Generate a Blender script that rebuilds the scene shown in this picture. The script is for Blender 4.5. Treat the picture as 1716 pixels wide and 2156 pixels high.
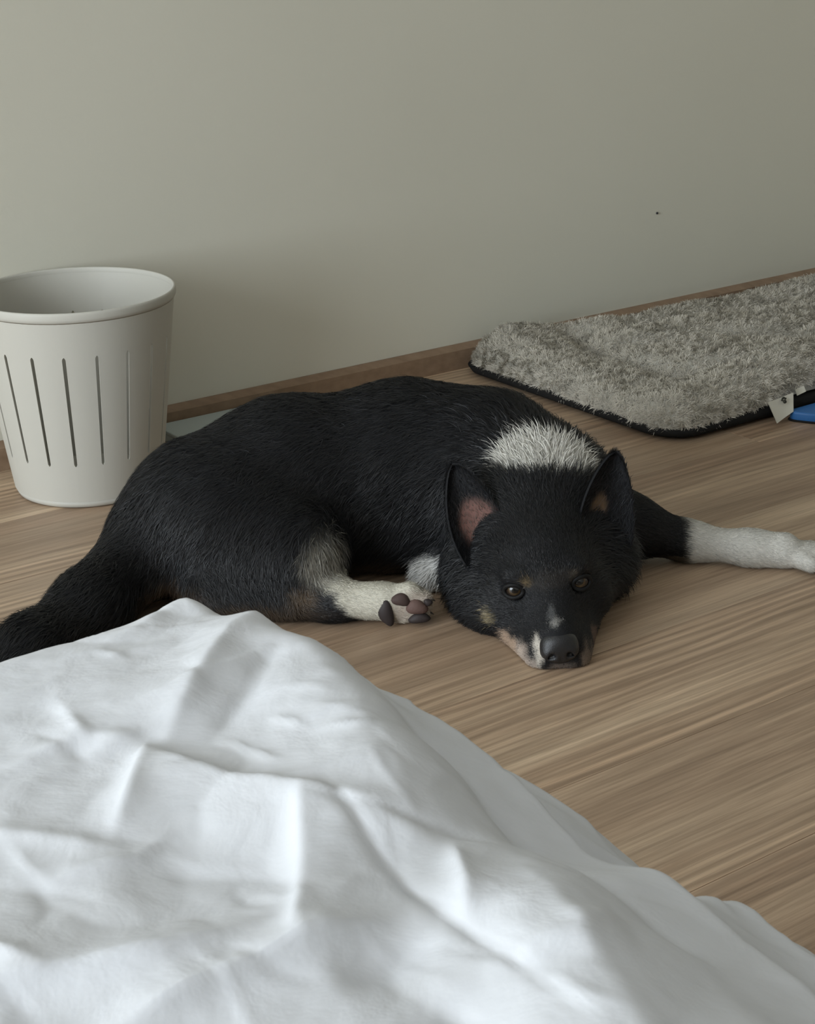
import bpy, bmesh, math
import numpy as np
from mathutils import Vector, Matrix

for o in list(bpy.data.objects): bpy.data.objects.remove(o, do_unlink=True)
scene = bpy.context.scene
COL = scene.collection
rng = np.random.default_rng(7)

# ---------------------------------------------------------------- camera, world, light, exposure
PITCH, ROLL, CAM_H, FOCAL_PX = math.radians(20.772), math.radians(1.2), .7874, 3600.0
cam_data = bpy.data.cameras.new('camera'); cam = bpy.data.objects.new('camera', cam_data); COL.objects.link(cam)
cam_data.sensor_fit = 'HORIZONTAL'; cam_data.sensor_width = 36.0; cam_data.lens = 36.0*FOCAL_PX/1716.0
cam_data.clip_start = .02; cam_data.clip_end = 50
fw = Vector((0, math.cos(PITCH), -math.sin(PITCH))); rt = Vector((1, 0, 0)); upv = Vector((0, math.sin(PITCH), math.cos(PITCH)))
cr = rt*math.cos(ROLL)-upv*math.sin(ROLL); cu = upv*math.cos(ROLL)+rt*math.sin(ROLL)
cam.matrix_world = Matrix(((cr.x, cu.x, -fw.x, 0), (cr.y, cu.y, -fw.y, 0), (cr.z, cu.z, -fw.z, CAM_H), (0, 0, 0, 1)))
cam_data.dof.use_dof = True; cam_data.dof.focus_distance = 1.85; cam_data.dof.aperture_fstop = 95
scene.camera = cam

world = bpy.data.worlds.new('world'); scene.world = world; world.use_nodes = True
wb = world.node_tree.nodes['Background']; wb.inputs[0].default_value = (.72, .84, 1.0, 1); wb.inputs[1].default_value = 1.2

vs = scene.view_settings
vs.view_transform = 'Standard'; vs.look = 'None'; vs.exposure = -0.06; vs.gamma = 1.0; vs.use_curve_mapping = False

# the room stands square to the long wall: s runs along that wall, t runs from it into the room
DS = np.array((.8159, .5782, 0.)); DT = np.array((.5782, -.8159, 0.)); P0 = np.array((-.362, 2.433, 0.))
WALL_ANG = math.atan2(DS[1], DS[0])
def W(s, t, z=0.0): return P0+DS*s+DT*t+np.array((0, 0, z))
S0, S1, T1, CEIL = -4.20, 2.60, 4.20, 2.50
WIN_T0, WIN_T1, WIN_Z0, WIN_Z1 = .20, 2.90, .20, 2.20        # window of the left wall

def area_light(name, loc, direction, sx, sy, power, color):
    l = bpy.data.lights.new(name, 'AREA'); l.shape = 'RECTANGLE'; l.size = sx; l.size_y = sy; l.energy = power; l.color = color
    o = bpy.data.objects.new(name, l); COL.objects.link(o)
    o.location = loc; o.rotation_euler = Vector(direction).to_track_quat('-Z', 'Y').to_euler()
    return o
# daylight coming in through the window of the left wall (overcast sky)
area_light('window_daylight', W(S0-.02, (WIN_T0+WIN_T1)/2, (WIN_Z0+WIN_Z1)/2), DS, WIN_T1-WIN_T0, WIN_Z1-WIN_Z0, 172, (.86, .935, 1.0))
# ---------------------------------------------------------------- helpers
def put(o, parent=None, label=None, cat=None, group=None, kind=None):
    if o.name not in COL.objects: COL.objects.link(o)
    if parent is not None: o.parent = parent
    if label: o['label'] = label
    if cat: o['category'] = cat
    if group: o['group'] = group
    if kind: o['kind'] = kind
    return o
def empty(name, loc, label, cat, group=None):
    o = bpy.data.objects.new(name, None); o.empty_display_size = .05; o.location = loc
    return put(o, None, label, cat, group)
def mesh_obj(name, V, F, mat, parent=None, smooth=True, **kw):
    """V in world coordinates; shifted into the parent's frame when there is one"""
    V = np.asarray(V, float)
    if parent is not None: V = V-np.array(parent.location)
    me = bpy.data.meshes.new(name); me.from_pydata(V.tolist(), [], [list(map(int, f)) for f in F]); me.update()
    if smooth: me.polygons.foreach_set('use_smooth', np.ones(len(me.polygons), bool))
    if mat: me.materials.append(mat)
    return put(bpy.data.objects.new(name, me), parent, **kw)
def fast_mesh(name, V, tris_or_quads, mat, parent=None, smooth=True, color=None, **kw):
    V = np.asarray(V, np.float32)
    if parent is not None: V = V-np.array(parent.location, np.float32)
    me = bpy.data.meshes.new(name); me.vertices.add(len(V)); me.vertices.foreach_set('co', V.ravel())
    counts = np.concatenate([np.full(len(f), f.shape[1]) for f in tris_or_quads]); idx = np.concatenate([f.ravel() for f in tris_or_quads])
    me.loops.add(len(idx)); me.loops.foreach_set('vertex_index', idx.astype(np.int32))
    me.polygons.add(len(counts)); st = np.concatenate([[0], np.cumsum(counts)[:-1]])
    me.polygons.foreach_set('loop_start', st.astype(np.int32)); me.polygons.foreach_set('loop_total', counts.astype(np.int32))
    if smooth: me.polygons.foreach_set('use_smooth', np.ones(len(counts), bool))
    me.update(calc_edges=True)
    if color is not None:
        a = me.color_attributes.new('coat', 'FLOAT_COLOR', 'POINT')
        a.data.foreach_set('color', np.concatenate([color, np.ones((len(color), 1))], 1).astype(np.float32).ravel())
    me.materials.append(mat)
    return put(bpy.data.objects.new(name, me), parent, **kw)
def box_bm(size, bevel=0.0, seg=2):
    bm = bmesh.new(); bmesh.ops.create_cube(bm, size=1); bmesh.ops.scale(bm, vec=size, verts=bm.verts)
    if bevel: bmesh.ops.bevel(bm, geom=list(bm.edges), offset=bevel, segments=seg, affect='EDGES', profile=.5)
    return bm
def bm_obj(name, bm, mat, parent=None, loc=(0, 0, 0), rotz=0.0, smooth=False, **kw):
    me = bpy.data.meshes.new(name); bm.to_mesh(me); bm.free()
    if smooth: me.polygons.foreach_set('use_smooth', np.ones(len(me.polygons), bool))
    me.materials.append(mat); o = bpy.data.objects.new(name, me); o.location = loc; o.rotation_euler = (0, 0, rotz)
    return put(o, parent, **kw)
def room_box(name, s0, s1, t0, t1, z0, z1, mat, parent=None, bevel=0.0, **kw):
    c = W((s0+s1)/2, (t0+t1)/2, (z0+z1)/2)
    if parent is not None: c = c-np.array(parent.location)
    return bm_obj(name, box_bm((s1-s0, t1-t0, z1-z0), bevel), mat, parent, c, WALL_ANG, **kw)

def new_mat(name, base=(.5, .5, .5), rough=.6, spec=.4):
    m = bpy.data.materials.new(name); m.use_nodes = True; nt = m.node_tree; b = nt.nodes['Principled BSDF']
    b.inputs['Base Color'].default_value = (*base, 1); b.inputs['Roughness'].default_value = rough
    b.inputs['Specular IOR Level'].default_value = spec
    return m, nt, b
def node(nt, kind, **ins):
    n = nt.nodes.new(kind)
    for k, v in ins.items():
        key = k.replace('_', ' ')
        if key in n.inputs: n.inputs[key].default_value = v
    return n
def ramp(nt, fac, stops):
    r = nt.nodes.new('ShaderNodeValToRGB'); e = r.color_ramp.elements
    while len(e) < len(stops): e.new(.5)
    for i, (p, c) in enumerate(stops): e[i].position = p; e[i].color = (*c, 1)
    nt.links.new(fac, r.inputs[0]); return r.outputs[0]
def coords(nt, kind='Object', scale=(1, 1, 1), rot=(0, 0, 0)):
    t = nt.nodes.new('ShaderNodeTexCoord'); m = nt.nodes.new('ShaderNodeMapping')
    m.inputs['Scale'].default_value = scale; m.inputs['Rotation'].default_value = rot
    nt.links.new(t.outputs[kind], m.inputs[0]); return m.outputs[0]
def noise(nt, vec, scale, detail=3, rough=.5, dist=0):
    n = node(nt, 'ShaderNodeTexNoise', Scale=scale, Detail=detail, Roughness=rough, Distortion=dist); nt.links.new(vec, n.inputs['Vector']); return n.outputs['Fac']
def bump(nt, b, fac, strength, dist=.002):
    n = node(nt, 'ShaderNodeBump', Strength=strength, Distance=dist); nt.links.new(fac, n.inputs['Height']); nt.links.new(n.outputs[0], b.inputs['Normal'])
def mixc(nt, fac, a, b_, mode='MIX'):
    n = nt.nodes.new('ShaderNodeMix'); n.data_type = 'RGBA'; n.blend_type = mode
    for s, v in ((n.inputs[0], fac), (n.inputs[6], a), (n.inputs[7], b_)):
        if hasattr(v, 'is_output'): nt.links.new(v, s)
        else: s.default_value = v if isinstance(v, (int, float)) else (*v, 1)
    return n.outputs[2]

# ---------------------------------------------------------------- room materials
m_wall, nt, b = new_mat('painted_wall', (.67, .65, .555), .85, .2)
v = coords(nt); nt.links.new(ramp(nt, noise(nt, v, 2.2, 2), [(.3, (.67, .652, .556)), (.7, (.695, .677, .58))]), b.inputs['Base Color'])
bump(nt, b, noise(nt, v, 260, 2), .12, .0006)
m_white, _, _ = new_mat('white_paint', (.70, .70, .69), .6, .3)
m_taupe, _, _ = new_mat('taupe_paint', (.50, .48, .44), .8, .2)

m_wood, nt, b = new_mat('oak_laminate', rough=.42, spec=.4)
v0 = coords(nt); oi = nt.nodes.new('ShaderNodeObjectInfo')
off = nt.nodes.new('ShaderNodeVectorMath'); off.operation = 'MULTIPLY_ADD'
off.inputs[1].default_value = (1, 1, 1)
cx = nt.nodes.new('ShaderNodeCombineXYZ'); mu = nt.nodes.new('ShaderNodeMath'); mu.operation = 'MULTIPLY'; mu.inputs[1].default_value = 37.0
nt.links.new(oi.outputs['Random'], mu.inputs[0])
for i in range(3): nt.links.new(mu.outputs[0], cx.inputs[i])
nt.links.new(v0, off.inputs[0]); nt.links.new(cx.outputs[0], off.inputs[2])
def stretch(sc):
    m = nt.nodes.new('ShaderNodeMapping'); m.inputs['Scale'].default_value = sc; nt.links.new(off.outputs[0], m.inputs[0]); return m.outputs[0]
strip = noise(nt, stretch((.9, 13, 1)), 1.0, 2, .5, .3)
fine = noise(nt, stretch((9, 330, 1)), 1.0, 4, .65)
mid = noise(nt, stretch((2.2, 48, 1)), 1.0, 3, .6, .6)
wv = node(nt, 'ShaderNodeTexWave', Scale=1.0, Distortion=5.5, Detail=2.0, Detail_Scale=1.1, Detail_Roughness=.5)
wv.wave_type = 'BANDS'; wv.bands_direction = 'Y'; nt.links.new(stretch((3.2, 22, 1)), wv.inputs['Vector'])
base = ramp(nt, strip, [(.28, (.345, .245, .172)), (.5, (.455, .340, .243)), (.72, (.570, .445, .325))])
c1 = mixc(nt, .55, base, ramp(nt, mid, [(.3, (.50, .47, .44)), (.7, (1.14, 1.12, 1.09))]), 'MULTIPLY')
c2 = mixc(nt, .55, c1, ramp(nt, fine, [(.36, (.60, .56, .52)), (.60, (1.10, 1.09, 1.08))]), 'MULTIPLY')
fleck = ramp(nt, noise(nt, stretch((.8, 6, 1)), 1.0, 1), [(.47, (0, 0, 0)), (.62, (1, 1, 1))])
ringl = ramp(nt, wv.outputs['Fac'], [(.0, (.72, .69, .66)), (.45, (1, 1, 1)), (.9, (1.34, 1.32, 1.30))])
c3 = mixc(nt, .80, c2, mixc(nt, fleck, (1, 1, 1), ringl), 'MULTIPLY')
tint = mixc(nt, oi.outputs['Random'], (.92, .90, .88), (1.07, 1.06, 1.03))
nt.links.new(mixc(nt, 1.0, c3, tint, 'MULTIPLY'), b.inputs['Base Color'])
bump(nt, b, fine, .08, .0008)
m_sub, _, _ = new_mat('underlay', (.07, .05, .038), .9)
m_skirt, nt, b = new_mat('oak_baseboard', rough=.55, spec=.3)
v = coords(nt, scale=(3, 60, 60)); nt.links.new(ramp(nt, noise(nt, v, 1.5, 3), [(.3, (.225, .150, .096)), (.7, (.295, .203, .133))]), b.inputs['Base Color'])
m_dark, _, _ = new_mat('dark_dot', (.03, .03, .03), .6)

# ---------------------------------------------------------------- the room
wall_back = room_box('wall_back', S0-.15, S1+.15, -.15, 0, -.02, CEIL, m_wall, kind='structure', label='plain grey-beige painted wall behind the dog')
nail = bmesh.new(); bmesh.ops.create_uvsphere(nail, u_segments=10, v_segments=6, radius=.0022)
bm_obj('nail', nail, m_dark, wall_back, (0, 0, 0), smooth=True, label='tiny dark nail head in the wall')
nl = bpy.data.objects['nail']; nl.parent = wall_back
nl.matrix_parent_inverse = Matrix.Identity(4)
nl.location = wall_back.matrix_basis.inverted() @ Vector(W(.997, .001, .201))
room_box('wall_right', S1, S1+.15, 0, T1, -.02, CEIL, m_wall, kind='structure', label='painted wall on the right, out of view')
room_box('wall_front', S0-.15, S1+.15, T1, T1+.15, -.02, CEIL, m_taupe, kind='structure', label='taupe painted wall behind the camera')
room_box('ceiling', S0-.15, S1+.15, -.15, T1+.15, CEIL, CEIL+.1, m_white, kind='structure', label='white ceiling')
wl = bpy.data.objects.new('wall_left', None); wl.location = W(S0, 0, 0); put(wl, None, 'painted wall with the window on the left', None, None, 'structure')
for nm, a0, a1, z0, z1 in (('wall_panel', 0, WIN_T0, -.02, CEIL), ('wall_panel', WIN_T1, T1, -.02, CEIL), ('wall_panel', WIN_T0, WIN_T1, -.02, WIN_Z0), ('wall_panel', WIN_T0, WIN_T1, WIN_Z1, CEIL)):
    room_box(nm, S0-.15, S0, a0, a1, z0, z1, m_wall, wl)
win = bpy.data.objects.new('window_1', None); win.location = W(S0, (WIN_T0+WIN_T1)/2, WIN_Z0); put(win, None, 'tall white framed window on the left wall', None, None, 'structure')
for a0, a1, z0, z1 in ((WIN_T0, WIN_T0+.05, WIN_Z0, WIN_Z1), (WIN_T1-.05, WIN_T1, WIN_Z0, WIN_Z1), ((WIN_T0+WIN_T1)/2-.03, (WIN_T0+WIN_T1)/2+.03, WIN_Z0+.05, WIN_Z1-.05), (WIN_T0+.05, WIN_T1-.05, WIN_Z0, WIN_Z0+.05), (WIN_T0+.05, WIN_T1-.05, WIN_Z1-.05, WIN_Z1)):
    room_box('frame_bar', S0-.10, S0-.04, a0, a1, z0, z1, m_white, win)

# floor: dark underlay, each plank laid on it
floor = room_box('floor', S0, S1, 0, T1, -.03, -.0085, m_sub, kind='structure', label='brown oak laminate plank floor')
PW, PL, GAP = .1915, 2.05, .0005
bm = box_bm((PL-GAP, PW-GAP, .008), .0004, 1)
plank_me = bpy.data.meshes.new('plank'); bm.to_mesh(plank_me); bm.free(); plank_me.materials.append(m_wood)
inv = floor.matrix_basis.inverted()
row = 0; t = .012
shift = (.05, .30, -.12, .18, -.20, .10)
while t < T1-.03:
    w = min(PW, T1-.004-t)
    s = -1.28-2*PL+shift[row % 6]
    while s < S1:
        a, e_ = max(s, S0+.008), min(s+PL, S1-.008)
        if e_-a > .06:
            if e_-a > PL-.01 and w > PW-.001: me = plank_me
            else:
                bm = box_bm((e_-a-GAP, w-GAP, .008), .0004, 1); me = bpy.data.meshes.new('plank'); bm.to_mesh(me); bm.free(); me.materials.append(m_wood)
            o = bpy.data.objects.new('plank', me); COL.objects.link(o); o.parent = floor
            o.location = inv @ Vector(W((a+e_)/2, t+w/2, -.004))
        s += PL
    t += PW; row += 1

# baseboard with a slanted top
def extrude_profile(name, prof, s0, s1, mat, parent=None, **kw):
    V = [W(s, t_, z_) for s in (s0, s1) for t_, z_ in prof]; n = len(prof)
    F = [(i, (i+1) % n, n+(i+1) % n, n+i) for i in range(n)]+[tuple(range(n))[::-1], tuple(range(n, 2*n))]
    return mesh_obj(name, V, F, mat, parent, smooth=False, **kw)
bb = bpy.data.objects.new('baseboard_back', None); bb.location = W(0, 0, 0); put(bb, None, 'brown wooden baseboard along the wall', None, None, 'structure')
extrude_profile('baseboard_face', [(0, 0), (.013, 0), (.013, .0325), (0, .0325)], S0, S1, m_skirt, bb)
extrude_profile('baseboard_bevel', [(0, .0325), (.0125, .0325), (.0035, .0405), (0, .0405)], S0, S1, m_skirt, bb)
# ---------------------------------------------------------------- implicit shapes
def nrm(v):
    v = np.asarray(v, float); return v/np.linalg.norm(v)

class Field:
    """smooth union of rounded cones and ellipsoids on a regular grid, meshed by surface nets"""
    def __init__(s, lo, hi, h):
        s.lo = np.array(lo, float); s.h = h
        s.n = np.ceil((np.array(hi)-s.lo)/h).astype(int)+1
        s.d = np.full(s.n, 1.0, np.float32)
    def block(s, lo, hi):
        a = np.clip(np.floor((np.asarray(lo)-s.lo)/s.h).astype(int), 0, s.n-1)
        b = np.clip(np.ceil((np.asarray(hi)-s.lo)/s.h).astype(int)+1, 1, s.n)
        sl = tuple(slice(int(i), int(j)) for i, j in zip(a, b))
        ax = [s.lo[i]+s.h*np.arange(sl[i].start, sl[i].stop, dtype=np.float32) for i in range(3)]
        return sl, np.meshgrid(*ax, indexing='ij')
    def mix(s, sl, e, k, op='add'):
        d = s.d[sl]
        if op == 'add':
            hh = np.maximum(k-np.abs(d-e), 0)/k
            s.d[sl] = np.minimum(d, e)-hh*hh*k*.25
        else:
            e = -e; hh = np.maximum(k-np.abs(d-e), 0)/k
            s.d[sl] = np.maximum(d, e)+hh*hh*k*.25
    def cone(s, a, b, ra, rb, k=.03, op='add', sq=None):
        a = np.array(a, float); b = np.array(b, float); R = max(ra, rb)+k+.02
        sl, (X, Y, Z) = s.block(np.minimum(a, b)-R, np.maximum(a, b)+R)
        ab = b-a; L = max(ab@ab, 1e-9)
        t = np.clip(((X-a[0])*ab[0]+(Y-a[1])*ab[1]+(Z-a[2])*ab[2])/L, 0, 1)
        dx = X-a[0]-t*ab[0]; dy = Y-a[1]-t*ab[1]; dz = Z-a[2]-t*ab[2]
        if sq is not None: dx = dx/sq[0]; dy = dy/sq[1]; dz = dz/sq[2]
        s.mix(sl, np.sqrt(dx*dx+dy*dy+dz*dz)-(ra+(rb-ra)*t), k, op)
    def ell(s, c, r, k=.03, M=None, op='add'):
        c = np.array(c, float); r = np.array(r, float); R = r.max()+k+.02
        sl, (X, Y, Z) = s.block(c-R, c+R)
        X = X-c[0]; Y = Y-c[1]; Z = Z-c[2]
        if M is not None:
            M = np.array(M, float)
            X, Y, Z = (M[i][0]*X+M[i][1]*Y+M[i][2]*Z for i in range(3))
        q = np.sqrt((X/r[0])**2+(Y/r[1])**2+(Z/r[2])**2)
        g = np.sqrt((X/r[0]**2)**2+(Y/r[1]**2)**2+(Z/r[2]**2)**2)+1e-6
        s.mix(sl, (q*(q-1)/g).astype(np.float32), k, op)
    def floor(s, z0):
        sl, (X, Y, Z) = s.block(s.lo, s.lo+s.h*s.n)
        s.d = np.maximum(s.d, z0-Z)
    def value(s, P):
        q = (np.asarray(P)-s.lo)/s.h; i = np.clip(q.astype(int), 0, s.n-2); f = np.clip(q-i, 0, 1); v = 0
        for a in (0, 1):
            for b in (0, 1):
                for c in (0, 1):
                    w = (f[:, 0] if a else 1-f[:, 0])*(f[:, 1] if b else 1-f[:, 1])*(f[:, 2] if c else 1-f[:, 2])
                    v = v+w*s.d[i[:, 0]+a, i[:, 1]+b, i[:, 2]+c]
        return v
    def mesh(s, smooth=2):
        d = s.d; ins = d < 0
        cnt = np.zeros(s.n-1, np.float32); pos = [np.zeros(s.n-1, np.float32) for _ in range(3)]
        def cut(arr, o):
            return arr[tuple(slice(oo, oo+m-1) for oo, m in zip(o, s.n))]
        cor = [(a, b, c) for a in (0, 1) for b in (0, 1) for c in (0, 1)]
        for o in cor:
            for ax in range(3):
                if o[ax]: continue
                o2 = list(o); o2[ax] = 1
                A = cut(d, o); B = cut(d, o2); m = (A < 0) != (B < 0)
                t = np.where(m, A/np.where(m, A-B, 1), 0)
                cnt += m
                for x in range(3): pos[x] += m*(o[x] if x != ax else t)
        act = cnt > 0
        idx = np.full(s.n-1, -1, np.int64); idx[act] = np.arange(act.sum())
        I = np.argwhere(act)
        V = s.lo+s.h*(I+np.stack([p[act]/cnt[act] for p in pos], -1))
        F = []
        for ax in range(3):
            o = [0, 0, 0]; o[ax] = 1
            sh = list(s.n); sh[ax] -= 1
            A = d[:sh[0], :sh[1], :sh[2]]; B = d[o[0]:, o[1]:, o[2]:][:sh[0], :sh[1], :sh[2]]
            E = np.argwhere((A < 0) != (B < 0))
            u, w = [(1, 2), (2, 0), (0, 1)][ax]
            ok = (E[:, u] > 0) & (E[:, w] > 0) & (E[:, u] < s.n[u]-1) & (E[:, w] < s.n[w]-1); E = E[ok]
            sg = ins[tuple(E.T)]
            q = []
            for du, dw in ((-1, -1), (0, -1), (0, 0), (-1, 0)):
                e = E.copy(); e[:, u] += du; e[:, w] += dw; q.append(idx[tuple(e.T)])
            q = np.stack(q, -1); q[~sg] = q[~sg][:, ::-1]; F.append(q)
        F = np.concatenate(F)
        for _ in range(smooth):
            acc = np.zeros_like(V); n = np.zeros(len(V))
            for i in range(4):
                for j in (1, 3):
                    np.add.at(acc, F[:, i], V[F[:, (i+j) % 4]]); np.add.at(n, F[:, i], 1)
            V = V*.4+.6*acc/np.maximum(n, 1)[:, None]
        return V, F

# ---------------------------------------------------------------- the dog's form (metres, world axes)
HF = nrm((.075, -.99, -.09)); HA = nrm((.99, .10, .085)); HA = nrm(HA-HF*(HA@HF)); HU = np.cross(HF, HA)
HO = np.array((.141, 1.752, .065))
def hp(a, f, u): return HO+a*HA+f*HF+u*HU
HM = np.array([HA, HF, HU])

def dog_field(h=.004):
    S = Field((-.62, 1.52, -.012), (.62, 2.12, .30), h)
    c, e = S.cone, S.ell
    # trunk, rump to withers
    c((-.232, 1.870, .090), (-.140, 1.908, .107), .084, .091, .03)
    c((-.140, 1.908, .107), (.000, 1.938, .110), .091, .096, .04)
    c((.000, 1.938, .110), (.095, 1.918, .106), .096, .090, .04)
    c((.095, 1.918, .106), (.158, 1.860, .092), .090, .074, .04)
    c((.158, 1.860, .092), (.154, 1.800, .080), .074, .062, .04)
    e((-.020, 1.888, .052), (.120, .050, .048), .04)
    # near haunch, shank and foot
    e((-.222, 1.838, .080), (.106, .074, .084), .04)
    c((-.205, 1.815, .082), (-.120, 1.787, .066), .066, .050, .04)
    c((-.130, 1.780, .056), (-.215, 1.754, .028), .040, .026, .04)
    c((-.225, 1.752, .024), (-.085, 1.738, .023), .023, .0195, .03)
    c((-.085, 1.738, .024), (-.030, 1.735, .025), .0200, .0215, .02)
    # near hind paw: toes stacked up, sole towards the bed
    for (x, z, r) in ((.000, .037, .0115), (.012, .027, .012), (.010, .014, .0115), (-.008, .008, .010)):
        c((-.030, 1.735, .024), (x, 1.731, z), .014, r, .008)
    # tail sweeping back along the floor
    c((-.300, 1.822, .056), (-.346, 1.710, .036), .046, .037, .04)
    c((-.346, 1.710, .036), (-.395, 1.620, .028), .037, .030, .03)
    c((-.395, 1.620, .028), (-.430, 1.550, .020), .030, .014, .03)
    # far fore leg, stretched out past the head
    c((.185, 1.895, .070), (.258, 1.898, .045), .056, .034, .04)
    c((.258, 1.898, .045), (.335, 1.892, .025), .034, .0215, .03)
    c((.335, 1.892, .025), (.405, 1.875, .0215), .0215, .0185, .02)
    c((.405, 1.875, .0215), (.442, 1.867, .021), .0190, .0215, .02)
    for (x, y, z, r) in ((.478, 1.882, .016, .0105), (.494, 1.869, .0175, .011), (.490, 1.853, .0160, .011), (.470, 1.841, .013, .010)):
        c((.442, 1.865, .020), (x, y, z), .012, r, .006)
    # near fore leg folded under the chest, only the paw tip shows
    c((.115, 1.850, .036), (.060, 1.838, .020), .030, .020, .03)
    c((.070, 1.832, .020), (.022, 1.824, .017), .021, .018, .02)
    # neck ruff and cheeks
    for sgn in (-1, 1):
        e(hp(.062 if sgn > 0 else -.050, -.026, -.022), (.048, .050, .050), .030, HM)
        e(hp(sgn*.044, .030, -.026), (.032, .052, .036), .03, HM)
    e(hp(-.054, .012, -.040), (.034, .045, .036), .03, HM)
    e(hp(0, -.055, .012), (.078, .05, .066), .04, HM)
    # skull, brow, muzzle
    e(hp(0, .000, .014), (.055, .074, .050), .03, HM)
    e(hp(0, .045, .012), (.046, .050, .036), .025, HM)
    c(hp(0, .050, -.016), hp(0, .125, -.036), .046, .0285, .03)
    c(hp(0, .090, -.010), hp(0, .140, -.021), .016, .0155, .02)          # bridge
    for sgn in (-1, 1):
        c(hp(sgn*.030, .080, -.046), hp(sgn*.0165, .136, -.046), .0215, .0185, .014)   # flews
        e(hp(sgn*.0345, .086, .0105), (.0115, .010, .0085), .010, HM, 'sub')           # eye sockets
        e(hp(sgn*.030, .076, .024), (.014, .014, .008), .012, HM)                     # brow bones
    c(hp(0, .085, -.052), hp(0, .132, -.054), .020, .013, .012)           # lower jaw
    S.floor(.001)
    return S
# ---------------------------------------------------------------- the dog
def grad_normals(S, V):
    e = S.h*.75; g = np.stack([S.value(V+np.eye(3)[i]*e)-S.value(V-np.eye(3)[i]*e) for i in range(3)], -1)
    return g/np.maximum(np.linalg.norm(g, axis=1, keepdims=True), 1e-9)
def hash_noise(P, sc, seed=0):
    """cheap smooth value noise"""
    q = P*sc+seed*17.3; i = np.floor(q); f = q-i; f = f*f*(3-2*f); out = 0
    for a in (0, 1):
        for b_ in (0, 1):
            for c_ in (0, 1):
                k = i+np.array((a, b_, c_)); h = np.sin(k@np.array((12.9898, 78.233, 37.719))+seed*4.1)*43758.5453; h = h-np.floor(h)
                w = (f[:, 0] if a else 1-f[:, 0])*(f[:, 1] if b_ else 1-f[:, 1])*(f[:, 2] if c_ else 1-f[:, 2])
                out = out+w*h
    return out
BLACK = np.array((.0085, .0088, .0100))
WHITE = np.array((.62, .60, .545))
def sm(x, a, b_):
    t = np.clip((x-a)/(b_-a), 0, 1); return t*t*(3-2*t)
def coat(P, jit=None):
    """colour of the coat at points on the skin: black with white, tan and grey markings"""
    n1 = hash_noise(P, 90, 1)-.5; n2 = hash_noise(P, 260, 2)-.5
    Q = P+np.stack([n1, n2, hash_noise(P, 120, 3)-.5], -1)*.007
    if jit is not None: Q = Q+jit
    C = np.repeat(BLACK[None], len(P), 0)*(1+.5*n1[:, None])
    def lay(mask, col): 
        nonlocal C
        C = C*(1-mask[:, None])+np.array(col)*mask[:, None]
    def blob(c, r, soft=.25):
        return 1-sm(np.sqrt((((Q-np.array(c))/np.array(r))**2).sum(1)), 1-soft, 1+soft)
    hq = (Q-HO)@HM.T; A, Fw, U = hq[:, 0], hq[:, 1], hq[:, 2]
    def hblob(c, r, soft=.3):
        return 1-sm(np.sqrt((((hq-np.array(c))/np.array(r))**2).sum(1)), 1-soft, 1+soft)
    # nape
    lay(blob((.154, 1.816, .150), (.053, .031, .050), .12)*sm(Fw, -.018, -.030), WHITE)
    # stretched fore leg
    leg = sm(Q[:, 0], .322, .336)*sm(Q[:, 2]*0+P[:, 1], 1.80, 1.81)
    lay(sm(Q[:, 0], .285, .31)*(P[:, 2] < .014)*(P[:, 1] > 1.82), (.09, .07, .05))
    lay(leg, WHITE*.98)
    # hind foot: white above, black behind the sole
    foot = (P[:, 1] < 1.775)*(P[:, 0] > -.30)*(P[:, 0] < .032)
    lay(foot*blob((-.118, 1.750, .036), (.020, .04, .014), .45)*.8, (.110, .075, .045))
    lay(foot*(P[:, 1] > 1.70)*sm(Q[:, 0]-.9*(.046-Q[:, 2]), -.098, -.086)*(P[:, 2] < .062)*(P[:, 1] < 1.768), (.60, .57, .48))
    # grey tuft on the knee
    lay(blob((-.098, 1.760, .070), (.024, .05, .027), .30)*.95, (.235, .220, .185))
    # tan below the haunch and belly
    lay(blob((-.265, 1.765, .034), (.050, .05, .013), .6)*.75, (.070, .046, .027))
    lay(blob((-.165, 1.755, .018), (.075, .05, .014), .6)*.75, (.085, .058, .036))
    lay(blob((-.040, 1.862, .014), (.040, .05, .016), .5)*.8, (.11, .075, .05))
    # folded fore paw
    lay(blob((.022, 1.818, .012), (.036, .022, .030), .2), (.66, .65, .62))
    # muzzle
    lay(hblob((-.030, .126, -.052), (.016, .028, .020))*.9, (.46, .38, .32))
    lay(foot*blob((.005, 1.722, .020), (.026, .02, .022), .3)*.6, (.40, .31, .26))
    lay(hblob((-.022, .144, -.034), (.006, .016, .018)), (.50, .46, .40))
    lay(hblob((-.046, .100, -.048), (.014, .022, .014))*.85, (.40, .29, .21))
    lay(hblob((.026, .134, -.048), (.011, .024, .018))*.8, (.26, .20, .155))
    lay(hblob((.040, .104, -.044), (.010, .016, .010))*.6, (.20, .13, .10))
    lay(hblob((0, .146, -.050), (.016, .016, .011))*.7, (.20, .165, .14))
    lay(hblob((0, .140, -.066), (.026, .022, .008)), (.45, .40, .36))
    lay(hblob((-.001, .138, -.008), (.0055, .009, .008))*.8, (.30, .29, .27))
    lay(hblob((-.002, .122, -.002), (.004, .012, .010))*.35, (.20, .20, .20))
    # cheek and brow spots
    lay(blob((.0866, 1.700, .0291), (.0065, .03, .012), .4)*.85, (.32, .26, .15))
    lay(blob((.2364, 1.700, .0257), (.0045, .03, .011), .4)*.6, (.24, .17, .11))
    lay(hblob((-.022, .082, .0215), (.006, .02, .0045), .4)*.75, (.16, .115, .055))
    lay(hblob((.026, .082, .024), (.005, .02, .0045), .4)*.5, (.10, .08, .055))
    lay(hblob((.0, .085, .022), (.03, .03, .007), .6)*.35, (.05, .042, .034))
    return np.clip(C, .002, 1)

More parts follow.
